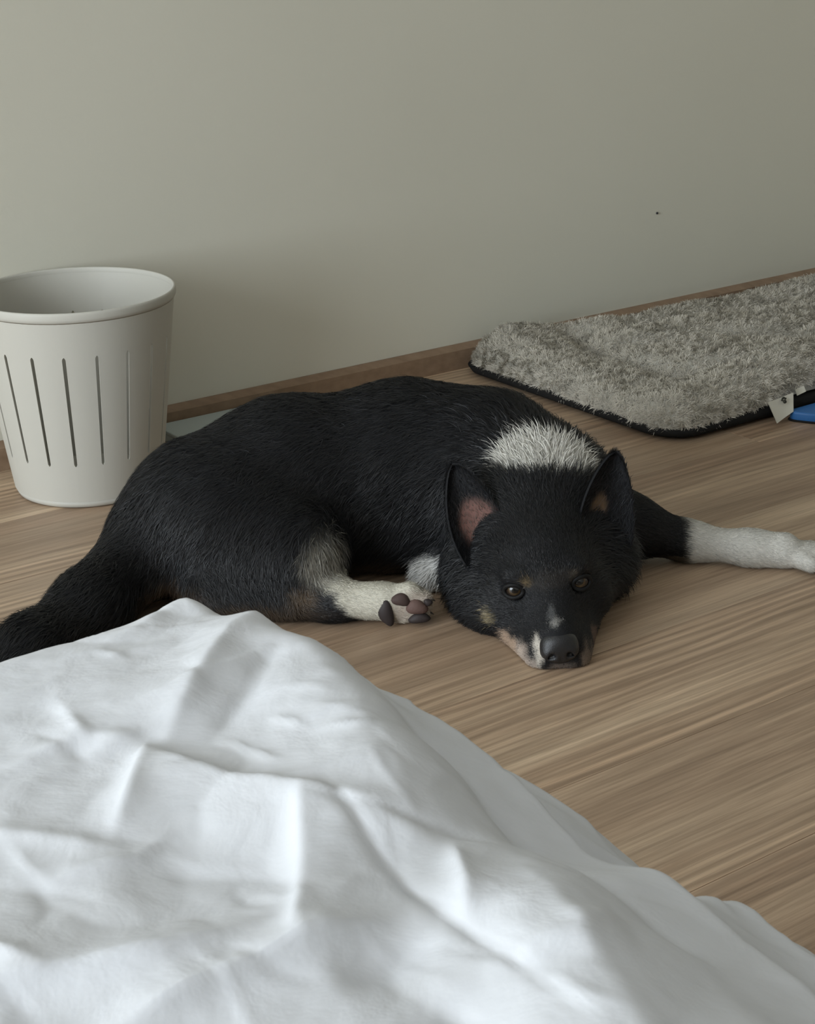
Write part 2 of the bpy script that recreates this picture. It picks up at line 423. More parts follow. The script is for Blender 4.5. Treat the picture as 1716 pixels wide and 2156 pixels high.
# where the hair lies: (place, direction, length, lift, reach)
LAY = [((.02, 1.93, .21), (-1, -.10, -.12), .020, .16, .09), ((.02, 1.85, .10), (-.80, -.10, -.60), .021, .18, .08), ((-.14, 1.90, .20), (-1, -.12, -.12), .020, .15, .08),
       ((-.14, 1.83, .12), (-.80, -.15, -.55), .020, .16, .08), ((-.26, 1.87, .17), (-.9, -.15, -.45), .020, .16, .07), ((-.22, 1.79, .10), (-.62, -.15, -.75), .019, .16, .07),
       ((-.31, 1.83, .09), (-.75, -.40, -.55), .022, .20, .05), ((-.098, 1.755, .072), (.10, -.15, -1), .024, .30, .030), ((-.14, 1.75, .05), (-.1, -.2, -1), .015, .2, .035),
       ((-.20, 1.75, .02), (.8, -.1, -.3), .009, .12, .05), ((-.08, 1.73, .025), (1, -.05, 0), .0065, .10, .04), ((0, 1.73, .025), (1, -.1, 0), .0045, .12, .03),
       ((-.35, 1.74, .06), (-.55, -.75, -.30), .024, .18, .06), ((-.43, 1.64, .05), (-.55, -.80, -.15), .026, .20, .07),
       ((.10, 1.92, .20), (-.55, .35, -.10), .026, .20, .06), ((.12, 1.85, .17), (-.45, .65, .20), .030, .28, .05), ((.20, 1.85, .15), (.40, .70, .15), .030, .28, .05),
       ((.155, 1.84, .16), (-.02, .75, .35), .032, .30, .04), ((.22, 1.90, .10), (.55, .20, -.60), .020, .2, .05),
       ((.08, 1.86, .08), (-.35, -.2, -.85), .024, .22, .05), ((.28, 1.90, .05), (1, -.05, -.2), .010, .12, .05), ((.38, 1.885, .03), (1, -.1, 0), .0075, .12, .06),
       ((.48, 1.86, .02), (1, -.15, 0), .0055, .12, .04), ((.035, 1.835, .02), (-1, -.2, 0), .007, .15, .02)]
for a, f, u, dr, L, lift, rc in ((0, .15, -.02, (0, -1, .3), .0030, .10, .02), (0, .12, -.012, (0, -1, .35), .0038, .10, .025), (0, .085, .01, (0, -1, .5), .0055, .12, .03),
                                 (0, .05, .045, (0, -1, .35), .009, .14, .035), (0, 0, .066, (0, -1, .0), .013, .16, .04), (0, -.05, .07, (0, -.8, .3), .024, .25, .03),
                                 (-.03, .11, -.03, (-.35, -1, -.1), .0045, .12, .022), (.03, .11, -.03, (.35, -1, -.1), .0045, .12, .022),
                                 (-.05, .07, -.01, (-.5, -1, -.1), .0075, .13, .03), (.05, .07, -.01, (.5, -1, -.1), .0075, .13, .03),
                                 (-.085, .03, -.02, (-.75, -.55, -.55), .024, .32, .035), (.085, .03, -.02, (.75, -.55, -.55), .024, .32, .035),
                                 (-.10, -.02, -.03, (-.75, -.3, -.75), .032, .40, .035), (.10, -.02, -.03, (.75, -.3, -.75), .032, .40, .035),
                                 (-.06, .05, -.06, (-.4, -.6, -.8), .014, .22, .03), (.06, .05, -.06, (.4, -.6, -.8), .014, .22, .03), (0, .11, -.062, (0, -1, -.1), .005, .15, .03)):
    LAY.append((tuple(hp(a, f, u)), tuple(HM.T @ np.array(dr, float)), L, lift, rc))
def hair_lay(P):
    w = np.zeros((len(P), len(LAY))); 
    for j, (c_, d_, L, l, rc) in enumerate(LAY):
        w[:, j] = np.exp(-((P-np.array(c_))**2).sum(1)/(rc*rc))+1e-5*np.exp(-((P-np.array(c_))**2).sum(1)/(.12**2))+1e-12
    w /= w.sum(1, keepdims=True)
    D = w@np.array([nrm(l[1]) for l in LAY]); L = np.exp(w@np.log(np.array([l[2] for l in LAY]))); lift = w@np.array([l[3] for l in LAY])
    return D, L, lift
def scatter(V, F, N, n, weight=None):
    T = np.concatenate([F[:, [0, 1, 2]], F[:, [0, 2, 3]]]) if F.shape[1] == 4 else F
    a, b_, c_ = V[T[:, 0]], V[T[:, 1]], V[T[:, 2]]
    ar = np.linalg.norm(np.cross(b_-a, c_-a), axis=1)
    if weight is not None: ar = ar*weight[T].mean(1)
    cum = np.cumsum(ar); k = np.searchsorted(cum, rng.random(n)*cum[-1]); k = np.minimum(k, len(T)-1)
    r1 = np.sqrt(rng.random(n))[:, None]; r2 = rng.random(n)[:, None]
    P = a[k]*(1-r1)+b_[k]*r1*(1-r2)+c_[k]*r1*r2
    NN = N[T[k]].mean(1); return P, NN/np.linalg.norm(NN, axis=1, keepdims=True)
def strands(P, N, D, L, lift, width, droop=0.0, rnd=.25, minz=.001):
    """tapering blades of hair: two quads' worth of width, then a point"""
    n = len(P); D = D-N*(D*N).sum(1, keepdims=True)+rng.normal(0, rnd, (n, 3))
    D = D-N*(D*N).sum(1, keepdims=True); D /= np.maximum(np.linalg.norm(D, axis=1, keepdims=True), 1e-6)
    L = np.asarray(L).reshape(-1, 1); lift = np.asarray(lift).reshape(-1, 1)*(1+rng.normal(0, .3, (n, 1)))
    p0 = P-N*.001
    p1 = P+L*(.5*D+.62*lift*N); p2 = P+L*(1.0*D+.80*lift*N); p2[:, 2] -= droop*L[:, 0]
    for p in (p0, p1, p2): p[:, 2] = np.maximum(p[:, 2], minz)
    side = np.cross(D, N)+N*rng.normal(0, .35, (n, 1)); side /= np.linalg.norm(side, axis=1, keepdims=True)
    w = (np.asarray(width).reshape(-1, 1)*(1+rng.normal(0, .2, (n, 1))))*.5
    V = np.stack([p0-side*w, p0+side*w, p1+side*w*.75, p1-side*w*.75, p2], 1).reshape(-1, 3)
    i = np.arange(n)*5
    return V, np.stack([i, i+1, i+2, i+3], -1), np.stack([i+3, i+2, i+4], -1)

m_coat, nt, b = new_mat('dog_coat', rough=.55, spec=.35)
at = nt.nodes.new('ShaderNodeAttribute'); at.attribute_name = 'coat'; nt.links.new(at.outputs['Color'], b.inputs['Base Color'])
m_skin, nt, b = new_mat('dog_skin', rough=.7, spec=.2)
at = nt.nodes.new('ShaderNodeAttribute'); at.attribute_name = 'coat'; nt.links.new(at.outputs['Color'], b.inputs['Base Color'])
m_nose, nt, b = new_mat('nose_leather', (.012, .012, .013), .42, .5)
bump(nt, b, noise(nt, coords(nt), 900, 2), .5, .0006)
m_pad, nt, b = new_mat('paw_pad', (.125, .078, .066), .65, .2)
bump(nt, b, noise(nt, coords(nt), 500, 2), .4, .0008)
m_pad_dark, nt, b = new_mat('paw_pad_dark', (.035, .027, .026), .6, .3)
m_pad_brown, nt, b = new_mat('paw_pad_brown', (.07, .047, .042), .65, .2)
m_claw, _, _ = new_mat('claw', (.04, .033, .028), .35, .5)
m_ear_in, nt, b = new_mat('inner_ear', (.20, .10, .085), .7, .2)
m_lid, _, _ = new_mat('eyelid', (.007, .007, .007), .6, .2)
m_eye, nt, b = new_mat('dog_eye', rough=.06, spec=.6)
sp = nt.nodes.new('ShaderNodeSeparateXYZ'); nt.links.new(coords(nt, scale=(1/.0105,)*3), sp.inputs[0])
nt.links.new(ramp(nt, sp.outputs['Z'], [(.0, (.03, .02, .015)), (.68, (.012, .008, .006)), (.74, (.038, .024, .012)), (.86, (.058, .037, .017)), (.88, (.003, .003, .003))]), b.inputs['Base Color'])

dog = empty('dog', (.0, 1.85, 0), 'black dog with white nape and paws lying on the floor, chin down', 'dog')
SF = dog_field(.0034)
BV, BF = SF.mesh(2)
BN = grad_normals(SF, BV)
body = fast_mesh('body', BV, [BF], m_skin, dog, color=coat(BV))

# fur in two parts: long coat and the short hair of face and legs, spread by how long the hair is
_, Lv, _ = hair_lay(BV)
wt = (1/np.clip(Lv, .004, .04))**.85
wt = wt*np.where(BV[:, 2] < .003, .05, 1)
hv = (BV-HO)@HM.T
for sg in (-1, 1):       # no hair over the eyes
    wt = np.where(((hv-np.array((sg*.0345, .090, .0105)))**2/np.array((.0105, .012, .0065))**2).sum(1) < 1, 0, wt)
wt = np.where(((hv-np.array((0, .152, -.025)))**2/np.array((.019, .014, .017))**2).sum(1) < 1, 0, wt)
NS = 230000
P, N = scatter(BV, BF, BN, NS, wt)
D, L, lift = hair_lay(P)
L = L*rng.uniform(.55, 1.15, len(L))
cl = hash_noise(P, 55, 5)-.5
D = D+np.stack([cl, hash_noise(P, 55, 6)-.5, hash_noise(P, 55, 7)-.5], -1)*.7
C = coat(P, rng.normal(0, .0018, P.shape))*(1+rng.normal(0, .16, (len(P), 1)))
# a few paler guard hairs
C = np.where((rng.random(len(P)) < .04)[:, None] & (C.max(1) < .03)[:, None], C*2.0, C)
wd = np.clip(.00035+L*.022, .0004, .0010)
V, Q4, T3 = strands(P, N, D, L, lift, wd, .10, .22)
fast_mesh('fur', V, [Q4, T3], m_coat, dog, smooth=True, color=np.repeat(np.clip(C, .002, 1), 5, 0), kind='stuff', label='black coat with white nape, paws and tan marks')

# ears: cupped leaves, their hollow side to the front
def ear(bi, bo, tip, cup, depth, inner_lo, inner_hi, lean, flesh=(.165, .085, .070)):
    bi, bo, tip = (np.array(q, float) for q in (bi, bo, tip)); nu, nv = 17, 22
    cup = nrm(cup); Vv = []; mid = (bi+bo)/2
    for j in range(nv):
        v_ = j/(nv-1)
        for i in range(nu):
            u_ = i/(nu-1)*2-1
            wv_ = (1-v_**1.6)**.62*(1+.10*math.sin(math.pi*v_))
            ax = mid+(tip-mid)*v_
            pt = ax+(bo-bi)/2*u_*wv_-cup*depth*(1-u_*u_)*(1-.55*v_)+np.array(lean)*math.sin(math.pi*v_)*.5
            Vv.append(pt)
    Fv = [(j*nu+i, j*nu+i+1, (j+1)*nu+i+1, (j+1)*nu+i) for j in range(nv-1) for i in range(nu-1)]
    Vv = np.array(Vv); Fv = np.array(Fv)
    nn = np.zeros_like(Vv); fn = np.cross(Vv[Fv[:, 2]]-Vv[Fv[:, 0]], Vv[Fv[:, 3]]-Vv[Fv[:, 1]])
    for k in range(4): np.add.at(nn, Fv[:, k], fn)
    nn /= np.maximum(np.linalg.norm(nn, axis=1, keepdims=True), 1e-9)
    if (nn@cup).mean() < 0: nn = -nn
    # two skins: hollow side and back, joined round the rim
    back = Vv-nn*.0030; n0 = len(Vv)
    faces = [tuple(f) for f in Fv]+[tuple(int(x)+n0 for x in f[::-1]) for f in Fv]
    rim = [i for i in range(nu)]+[j*nu+nu-1 for j in range(1, nv)]+[(nv-1)*nu+i for i in range(nu-2, -1, -1)]+[j*nu for j in range(nv-2, 0, -1)]
    faces += [(rim[k], rim[(k+1) % len(rim)], rim[(k+1) % len(rim)]+n0, rim[k]+n0) for k in range(len(rim))]
    uu = np.tile(np.linspace(-1, 1, nu), nv); vv = np.repeat(np.linspace(0, 1, nv), nu)
    col = np.repeat(BLACK[None], 2*n0, 0); pk = (1-sm(np.sqrt(((uu-inner_lo[0])/inner_hi[0])**2+((vv-inner_lo[1])/inner_hi[1])**2), .7, 1.2))
    col[:n0] = col[:n0]*(1-pk[:, None])+np.array(flesh)*pk[:, None]
    allV = np.concatenate([Vv, back])
    o = fast_mesh('ear', allV, [np.array(faces)], m_skin, dog, color=col, label=None)
    # hair: short on the back and rim, tufts in the hollow
    Pb, Nb = scatter(back, Fv, -nn, 5000)
    d_ = np.repeat(nrm(tip-mid)[None], len(Pb), 0)
    V1, q1, t1 = strands(Pb, Nb, d_, rng.uniform(.004, .008, len(Pb)), .2, .0005)
    c1_ = np.repeat(BLACK[None]*rng.uniform(.7, 1.8, (len(Pb), 1)), 5, 0)
    Pi, Ni = scatter(Vv, Fv, nn, 3000)
    uq = (Pi-mid)@nrm(tip-mid)/np.linalg.norm(tip-mid)
    keep = (rng.random(len(Pi)) < np.clip(1.2-uq, .3, 1)); Pi, Ni = Pi[keep], Ni[keep]
    k = np.argmin(((Pi[:, None, :]-Vv[None])**2).sum(2), 1); pkk = pk[k]; sel = rng.random(len(Pi)) > pkk*.8; Pi, Ni, pkk = Pi[sel], Ni[sel], pkk[sel]
    d_ = nrm(tip-mid)[None]+np.sign(rng.random(len(Pi))-.5)[:, None]*nrm(bo-bi)[None]*.35
    V2, q2, t2 = strands(Pi, Ni, d_, rng.uniform(.005, .012, len(Pi)), .35, .0005)
    c2_ = np.repeat(BLACK[None]*rng.uniform(.8, 2.2, (len(Pi), 1))+pkk[:, None]*np.array((.10, .07, .055)), 5, 0)
    Vh = np.concatenate([V1, V2]); ofs = len(V1)
    fast_mesh('ear_hair', Vh, [np.concatenate([q1, q2+ofs]), np.concatenate([t1, t2+ofs])], m_coat, o, color=np.concatenate([c1_, c2_]), kind='stuff')
    return o
def reparent_local(o):
    """children of parts were shifted by the part's own (zero) location: give them the thing's frame"""
    for c_ in o.children: c_.location = -np.array(dog.location)
ear_r = ear((.186, 1.738, .093), (.247, 1.756, .074), (.2305, 1.780, .1770), (.18, -1, .30), .016, (-.30, .36), (.34, .17), (0, 0, 0), (.13, .085, .05))
ear_l = ear((.112, 1.738, .104), (.064, 1.722, .069), (.0505, 1.778, .1670), (.35, -1, .20), .018, (-.15, .26), (.72, .26), (-.006, 0, 0))
for e_ in (ear_r, ear_l): reparent_local(e_)

# eyes with dark lids
cam_p = np.array((0, 0, CAM_H))
for sg in (-1, 1):
    c_ = hp(sg*.0345, .0815, .0105)
    bm = bmesh.new(); bmesh.ops.create_uvsphere(bm, u_segments=32, v_segments=20, radius=.0105)
    o = bm_obj('eye', bm, m_eye, dog, c_-np.array(dog.location), smooth=True, label='amber brown eye')
    o.rotation_euler = Vector(cam_p-c_).to_track_quat('Z', 'Y').to_euler()
    V, F = [], []; nu, nvv = 36, 8
    look = nrm(.75*HF+.25*sg*HA+.1*HU); ax = nrm(HA-look*(HA@look)); ay = nrm(np.cross(look, ax)); ay = ay*np.sign(ay[2])
    for i in range(nu):
        a = 2*math.pi*i/nu; ca, sa = math.cos(a), math.sin(a)
        # almond opening
        rx, ry = .0082, (.0052 if sa > 0 else .0048)
        cc = c_+ax*rx*ca+ay*ry*sa; dist = np.linalg.norm(cc-c_); cc = cc+look*math.sqrt(max(.0110**2-dist**2, 0))
        out = nrm(ax*ca/rx+ay*sa/ry)
        for j in range(nvv):
            bb_ = 2*math.pi*j/nvv
            V.append(cc+out*(.0022+.0024*math.cos(bb_))+look*(.0016*math.sin(bb_)-.0006))
    for i in range(nu):
        for j in range(nvv): F.append((i*nvv+j, ((i+1) % nu)*nvv+j, ((i+1) % nu)*nvv+(j+1) % nvv, i*nvv+(j+1) % nvv))
    mesh_obj('eyelid', V, F, m_lid, dog)

# nose leather with nostrils
NF = Field(hp(0, .146, -.025)-.04, hp(0, .146, -.025)+.04, .0012)
NF.ell(hp(0, .1460, -.0230), (.0200, .0145, .0142), .006, HM)
NF.ell(hp(0, .1470, -.0345), (.0145, .0140, .0110), .010, HM)
for sg in (-1, 1):
    NF.ell(hp(sg*.0105, .1500, -.0300), (.0098, .0110, .0095), .005, HM)
    NF.ell(hp(sg*.0090, .1625, -.0310), (.0036, .0066, .0034), .0025, HM, 'sub')
    NF.cone(hp(sg*.0105, .1600, -.0325), hp(sg*.0180, .1510, -.0360), .0014, .0012, .002, 'sub')
NF.cone(hp(0, .1625, -.0310), hp(0, .1600, -.0450), .0007, .0008, .0025, 'sub')
NV, NFc = NF.mesh(2)
fast_mesh('nose', NV, [NFc], m_nose, dog, label='matt black nose')

# paw pads on the hind sole, claws
def pad(x, y, z, rx, ry, rz, rot, mat):
    bm = bmesh.new(); bmesh.ops.create_uvsphere(bm, u_segments=20, v_segments=12, radius=1)
    for v_ in bm.verts:
        p = v_.co; q = 1+.10*math.sin(3*math.atan2(p.z, p.x)+x*300); p.x *= rx*q; p.y *= ry; p.z *= rz*q
    bmesh.ops.rotate(bm, cent=(0, 0, 0), matrix=Matrix.Rotation(rot, 3, 'Y'), verts=bm.verts)
    return bm_obj('paw_pad', bm, mat, dog, np.array((x, y, z))-np.array(dog.location), smooth=True)
pad(-.0095, 1.7190, .0325, .0110, .006, .0072, .15, m_pad_brown)
pad(.0078, 1.7185, .0235, .0122, .007, .0085, .15, m_pad)
pad(.0105, 1.7195, .0100, .0122, .006, .0062, -.10, m_pad_dark)
pad(.0205, 1.7200, .0285, .0050, .004, .0040, .3, m_pad_dark)
pad(-.0255, 1.7165, .0180, .0085, .006, .0155, -.20, m_pad_dark)
def claw(p, d_, L=.010, r=.0024):
    p = np.array(p, float); d_ = nrm(d_); V, F = [], []; a1 = nrm(np.cross(d_, (0, 0, 1))); a2 = np.cross(a1, d_)
    for k in range(5):
        t_ = k/4; rr = r*(1-t_)**.7+.0003; cc = p+d_*L*t_-np.array((0, 0, 1))*L*.35*t_*t_
        for i in range(8): V.append(cc+(a1*math.cos(i*math.pi/4)+a2*math.sin(i*math.pi/4))*rr)
    F = [(k*8+i, k*8+(i+1) % 8, (k+1)*8+(i+1) % 8, (k+1)*8+i) for k in range(4) for i in range(8)]+[tuple(range(8))]
    return mesh_obj('claw', V, F, m_claw, dog)
for (x, y, z) in ((.487, 1.884, .016), (.503, 1.870, .0175), (.499, 1.851, .0155), (.479, 1.838, .012)): claw((x, y, z), (1, -.1, -.1))
for (x, z) in ((.008, .041), (.021, .029), (.019, .013)): claw((x, 1.730, z), (1, -.15, -.05), .008, .002)
# ---------------------------------------------------------------- waste basket
m_plastic, nt, b = new_mat('white_plastic', (.49, .475, .42), .5, .3)
b.inputs['Subsurface Weight'].default_value = .0
bump(nt, b, noise(nt, coords(nt), 700, 1), .05, .0003)
BK = np.array((-.4346, 2.2101, 0.)); BH, BR, BB, NSLOT = .272, .1335, .0985, 19
basket = empty('waste_basket', tuple(BK), 'white round plastic waste basket with vertical slots, beside the wall', 'waste basket')
def brad(z): return BB+(BR-BB)*(z/BH)**.95
def basket_wall():
    per = 2*math.pi/NSLOT; hw = math.radians(1.05); V = []; rows = []
    zs = [.010, .018, .03, .045, .0615, .0625, .064, .067]+list(np.linspace(.08, .200, 9))+[  .2095, .2115, .2125, .2135, .23, .245, .258, .266]
    cols = [-hw, hw]+[hw+(per-2*hw)*k/6 for k in range(1, 6)]
    ang0 = math.radians(-87.4)
    nz = len(zs); nc = NSLOT*len(cols); idx = {}
    for j, z in enumerate(zs):
        # slot ends are rounded: pinch the slot columns near the ends
        for k in range(NSLOT):
            for ci, c_ in enumerate(cols):
                cc = c_
                if ci < 2:
                    e_ = min(abs(z-.0615), abs(z-.2135)); cc = c_*min(1, .25+e_/.0035) if .0615 <= z <= .2135 else c_*.25
                a = ang0+k*per+cc; r = brad(z)
                V.append((BK[0]+r*math.cos(a), BK[1]+r*math.sin(a), z))
    F = []
    for j in range(nz-1):
        for q in range(nc):
            slot = (q % len(cols)) == 0
            if slot and zs[j] >= .0615-1e-6 and zs[j+1] <= .2135+1e-6: continue
            F.append((j*nc+q, j*nc+(q+1) % nc, (j+1)*nc+(q+1) % nc, (j+1)*nc+q))
    return V, F
V, F = basket_wall()
o = mesh_obj('basket_wall', V, F, m_plastic, basket)
md = o.modifiers.new('thickness', 'SOLIDIFY'); md.thickness = .0022; md.offset = -1
md = o.modifiers.new('crisp', 'EDGE_SPLIT'); md.split_angle = math.radians(35)
def lathe(prof, n=96, ctr=BK, close=False):
    V = [(ctr[0]+r*math.cos(2*math.pi*i/n), ctr[1]+r*math.sin(2*math.pi*i/n), z) for r, z in prof for i in range(n)]
    m = len(prof); F = [(j*n+i, j*n+(i+1) % n, ((j+1) % m)*n+(i+1) % n, ((j+1) % m)*n+i) for j in range(m if close else m-1) for i in range(n)]
    return V, F
r0 = brad(.262)
V, F = lathe([(r0-.0018, .2655), (r0-.0016, .2705), (r0-.0008, .2722), (r0+.0006, .2727), (r0+.0020, .2718), (r0+.0026, .2695), (r0+.0026, .2640), (r0+.0022, .2622), (r0+.0012, .2604), (r0-.0006, .258)], close=True)
mesh_obj('rim', V, F, m_plastic, basket)
V, F = lathe([(.0005, .006), (.075, .006), (.088, .0045), (.0905, .0005), (.0935, .0005), (.0965, .0022), (brad(.0102)+.0001, .0106), (brad(.0102)-.0022, .0106), (.094, .008), (.0005, .008)])
mesh_obj('base', V, F, m_plastic, basket)

# ---------------------------------------------------------------- flat pale box on the floor at the baseboard
m_pale, nt, b = new_mat('pale_plastic', (.44, .49, .47), .5, .3)
fb = empty('flat_box', tuple(W(.075, .062, 0)), 'pale grey-green flat box on the floor between basket and dog', 'box')
room_box('box_body', -.02, .205, .017, .110, .0, .013, m_pale, fb, .002)
room_box('lid', -.0215, .2065, .0155, .1115, .0132, .0195, m_pale, fb, .0022)

# ---------------------------------------------------------------- dog bed: plush pad on a dark base
m_plush, nt, b = new_mat('grey_plush', (.30, .285, .25), .95, .05)
at = nt.nodes.new('ShaderNodeAttribute'); at.attribute_name = 'coat'; nt.links.new(at.outputs['Color'], b.inputs['Base Color'])
m_base, nt, b = new_mat('black_fabric', (.016, .0155, .015), .9, .1)
bump(nt, b, noise(nt, coords(nt), 500, 2), .3, .001)
bed = empty('dog_bed', tuple(W(.90, .28, 0)), 'fluffy grey plush dog bed pad with black underside, against the wall', 'dog bed')
PS0, PS1, PT0, PT1 = .543, 1.62, .020, .520
def pad_outline(n, inset=0.0, r=.055):
    pts = []
    for cx, cy, a0 in ((PS1-r, PT1-r, 0), (PS0+r, PT1-r, 90), (PS0+r, PT0+r, 180), (PS1-r, PT0+r, 270)):
        for k in range(n): 
            a = math.radians(a0+90*k/(n-1)); pts.append((cx+(r-inset)*math.cos(a), cy+(r-inset)*math.sin(a)))
    return pts
def pad_edge(s, t, r=.055):
    """distance inwards from the outline"""
    cx, cy = (PS0+PS1)/2, (PT0+PT1)/2; qx = np.abs(s-cx)-(PS1-PS0)/2+r; qy = np.abs(t-cy)-(PT1-PT0)/2+r
    return -(np.hypot(np.maximum(qx, 0), np.maximum(qy, 0))+np.minimum(np.maximum(qx, qy), 0)-r)
def seg_dist(X, Y, ax, ay, bx, by):
    dx, dy = bx-ax, by-ay; t_ = np.clip(((X-ax)*dx+(Y-ay)*dy)/(dx*dx+dy*dy), 0, 1)
    return np.hypot(X-ax-t_*dx, Y-ay-t_*dy)
def pad_top(s, t):
    e_ = np.maximum(pad_edge(s, t), 0); q = np.clip(e_/.060, 0, 1)
    z = .016+.038*np.sqrt(np.clip(1-(1-q)**2, 0, 1))
    P = np.stack([s, t, s*0], -1)
    z = z+.026*(hash_noise(P, 7, 11)-.45)*q+.016*(hash_noise(P, 15, 12)-.5)*q+.005*(hash_noise(P, 36, 15)-.5)*q
    for ax, ay, bx, by, dep, wd in ((.70, .10, .676, .20, .014, .022), (.676, .188, .678, .30, .014, .020), (.678, .30, .690, .365, .012, .020), (.690, .365, .835, .408, .014, .018), (.835, .408, 1.20, .425, .014, .016),
                                    (.686, .177, .90, .22, .013, .022), (.90, .22, .985, .292, .014, .020), (.985, .292, 1.25, .235, .016, .020), (1.00, .33, 1.3, .345, .009, .014), (.80, .10, 1.2, .12, .010, .020), (.75, .28, .86, .31, .008, .016)):
        z = z-1.5*dep*np.exp(-(seg_dist(s, t, ax, ay, bx, by)/wd)**2)*q
    z = z+.014*np.exp(-((s-.60)**2/.09**2+(t-.06)**2/.07**2))*q+.012*np.exp(-((t-PT1+.05)**2/.035**2))*q+.010*np.exp(-((t-PT0-.04)**2/.04**2))*q
    z = z+.010*sm(s, .75, 1.15)*q*np.exp(-((t-.10)/.12)**2)+.020*sm(s, .66, .80)*sm(t, .30, .5)
    return z
gs = np.concatenate([np.linspace(PS0, PS0+.06, 18)[:-1], np.linspace(PS0+.06, 1.32, 110)[:-1], np.linspace(1.32, PS1, 22)])
gt = np.concatenate([np.linspace(PT0, PT0+.06, 14)[:-1], np.linspace(PT0+.06, PT1-.06, 50)[:-1], np.linspace(PT1-.06, PT1, 14)])
GS, GT = np.meshgrid(gs, gt, indexing='ij')
def squash(s, t, r=.055):
    """pull the grid's square corners onto the rounded outline"""
    cx, cy = (PS0+PS1)/2, (PT0+PT1)/2; hx, hy = (PS1-PS0)/2-r, (PT1-PT0)/2-r
    X, Y = s-cx, t-cy; qx, qy = np.maximum(np.abs(X)-hx, 0), np.maximum(np.abs(Y)-hy, 0)
    m = np.maximum(qx, qy); l = np.hypot(qx, qy); k = np.where(l > 1e-9, m/np.maximum(l, 1e-9), 1)
    return cx+np.sign(X)*(np.minimum(np.abs(X), hx)+qx*k), cy+np.sign(Y)*(np.minimum(np.abs(Y), hy)+qy*k)
GS, GT = squash(GS, GT)
GZ = pad_top(GS.ravel(), GT.ravel())
def skew(s, t): return t+.062*sm(s, .60, .84)*(PT1-t)/(PT1-PT0)     # the pad lies a little askew to the wall
def lift_z(s, t): return .020*sm(s, .66, .80)*sm(t, .30, .5)
PV = P0+np.outer(GS.ravel(), DS)+np.outer(skew(GS.ravel(), GT.ravel()), DT); PV[:, 2] = GZ
ns_, nt_ = len(gs), len(gt); I = np.arange(ns_*nt_).reshape(ns_, nt_)
PF = np.stack([I[:-1, :-1], I[1:, :-1], I[1:, 1:], I[:-1, 1:]], -1).reshape(-1, 4)
rim = np.concatenate([I[:, 0], I[-1, 1:], I[-2::-1, -1], I[0, -2:0:-1]])
low = PV[rim].copy(); low[:, 2] = .008+lift_z(GS.ravel()[rim], GT.ravel()[rim])
fn = np.cross(PV[PF[:, 2]]-PV[PF[:, 0]], PV[PF[:, 3]]-PV[PF[:, 1]])
if fn[:, 2].mean() < 0: PF = PF[:, ::-1]
k = np.arange(len(rim)); k2 = (k+1) % len(rim); n0 = len(PV)
side = np.stack([rim[k], rim[k2], n0+k2, n0+k], -1)
AV = np.concatenate([PV, low]); AF = np.concatenate([PF, side])
pc = np.repeat(np.array((.45, .43, .375))[None], len(AV), 0)
fast_mesh('plush_pad', AV, [AF], m_plush, bed, color=pc)
# normals for the pile
PN = np.zeros_like(PV); fn = np.cross(PV[PF[:, 2]]-PV[PF[:, 0]], PV[PF[:, 3]]-PV[PF[:, 1]])
for q in range(4): np.add.at(PN, PF[:, q], fn)
PN /= np.linalg.norm(PN, axis=1, keepdims=True)
ctr = W((PS0+PS1)/2, (PT0+PT1)/2, 0)
eo = pad_edge(GS.ravel(), GT.ravel()); outw = np.clip(1-eo/.03, 0, 1)[:, None]
od = PV-np.clip(((PV-ctr)@DS)[:, None], -.5, .5)*DS*.9-ctr; od[:, 2] = 0; od = od/np.maximum(np.linalg.norm(od, axis=1, keepdims=True), 1e-6)
PN = PN+outw*od*.8; PN /= np.linalg.norm(PN, axis=1, keepdims=True)
P, N = scatter(PV, PF, PN, 270000, np.where(GS.ravel() < 1.36, 1.0, .10)*(1+.8*outw[:, 0]))
# fleece: short pile gathered into small locks that curl this way and that
ang = hash_noise(P, 70, 21)*11+hash_noise(P, 150, 22)*6
D = np.cos(ang)[:, None]*DS+np.sin(ang)[:, None]*DT
lock = hash_noise(P, 110, 24)
tone = np.clip(.80+.35*hash_noise(P, 60, 23)*.6+.07+.18*(lock-.5), .6, 1.3)*rng.uniform(.92, 1.08, len(P))
C = np.array((.60, .56, .48))[None]*tone[:, None]
L = rng.uniform(.005, .0085, len(P))*(.7+.7*lock)
V, Q4, T3 = strands(P+N*(lock[:, None]-.6)*.0022, N, D, L, .80, .0008, .12, .55, .004)
fast_mesh('plush_pile', V, [Q4, T3], m_plush, bed, color=np.repeat(C, 5, 0), kind='stuff')
# black underside
ol = pad_outline(10, -.004); nO = len(ol)
V = []; F = []
for lvl, (ins, z) in enumerate(((.012, .0005), (.0, .006), (-.004, .014), (.004, .019))):
    for s, t in ol:
        dx, dy = s-(PS0+PS1)/2, t-(PT0+PT1)/2; l_ = math.hypot(dx, dy)
        kx = 1-ins/abs(dx) if abs(dx) > .05 else 1; ky = 1-ins/abs(dy) if abs(dy) > .05 else 1
        lz = float(lift_z(np.array(s), np.array(t)))
        V.append(W((PS0+PS1)/2+dx*kx, float(skew(np.array((PS0+PS1)/2+dx*kx), np.array((PT0+PT1)/2+dy*ky))), z+(lz if lvl >= 2 else 0)))
for l_ in range(3): F += [(l_*nO+i, l_*nO+(i+1) % nO, (l_+1)*nO+(i+1) % nO, (l_+1)*nO+i) for i in range(nO)]
F += [tuple(range(nO))[::-1], tuple(range(3*nO, 4*nO))]
mesh_obj('underside', V, F, m_base, bed)
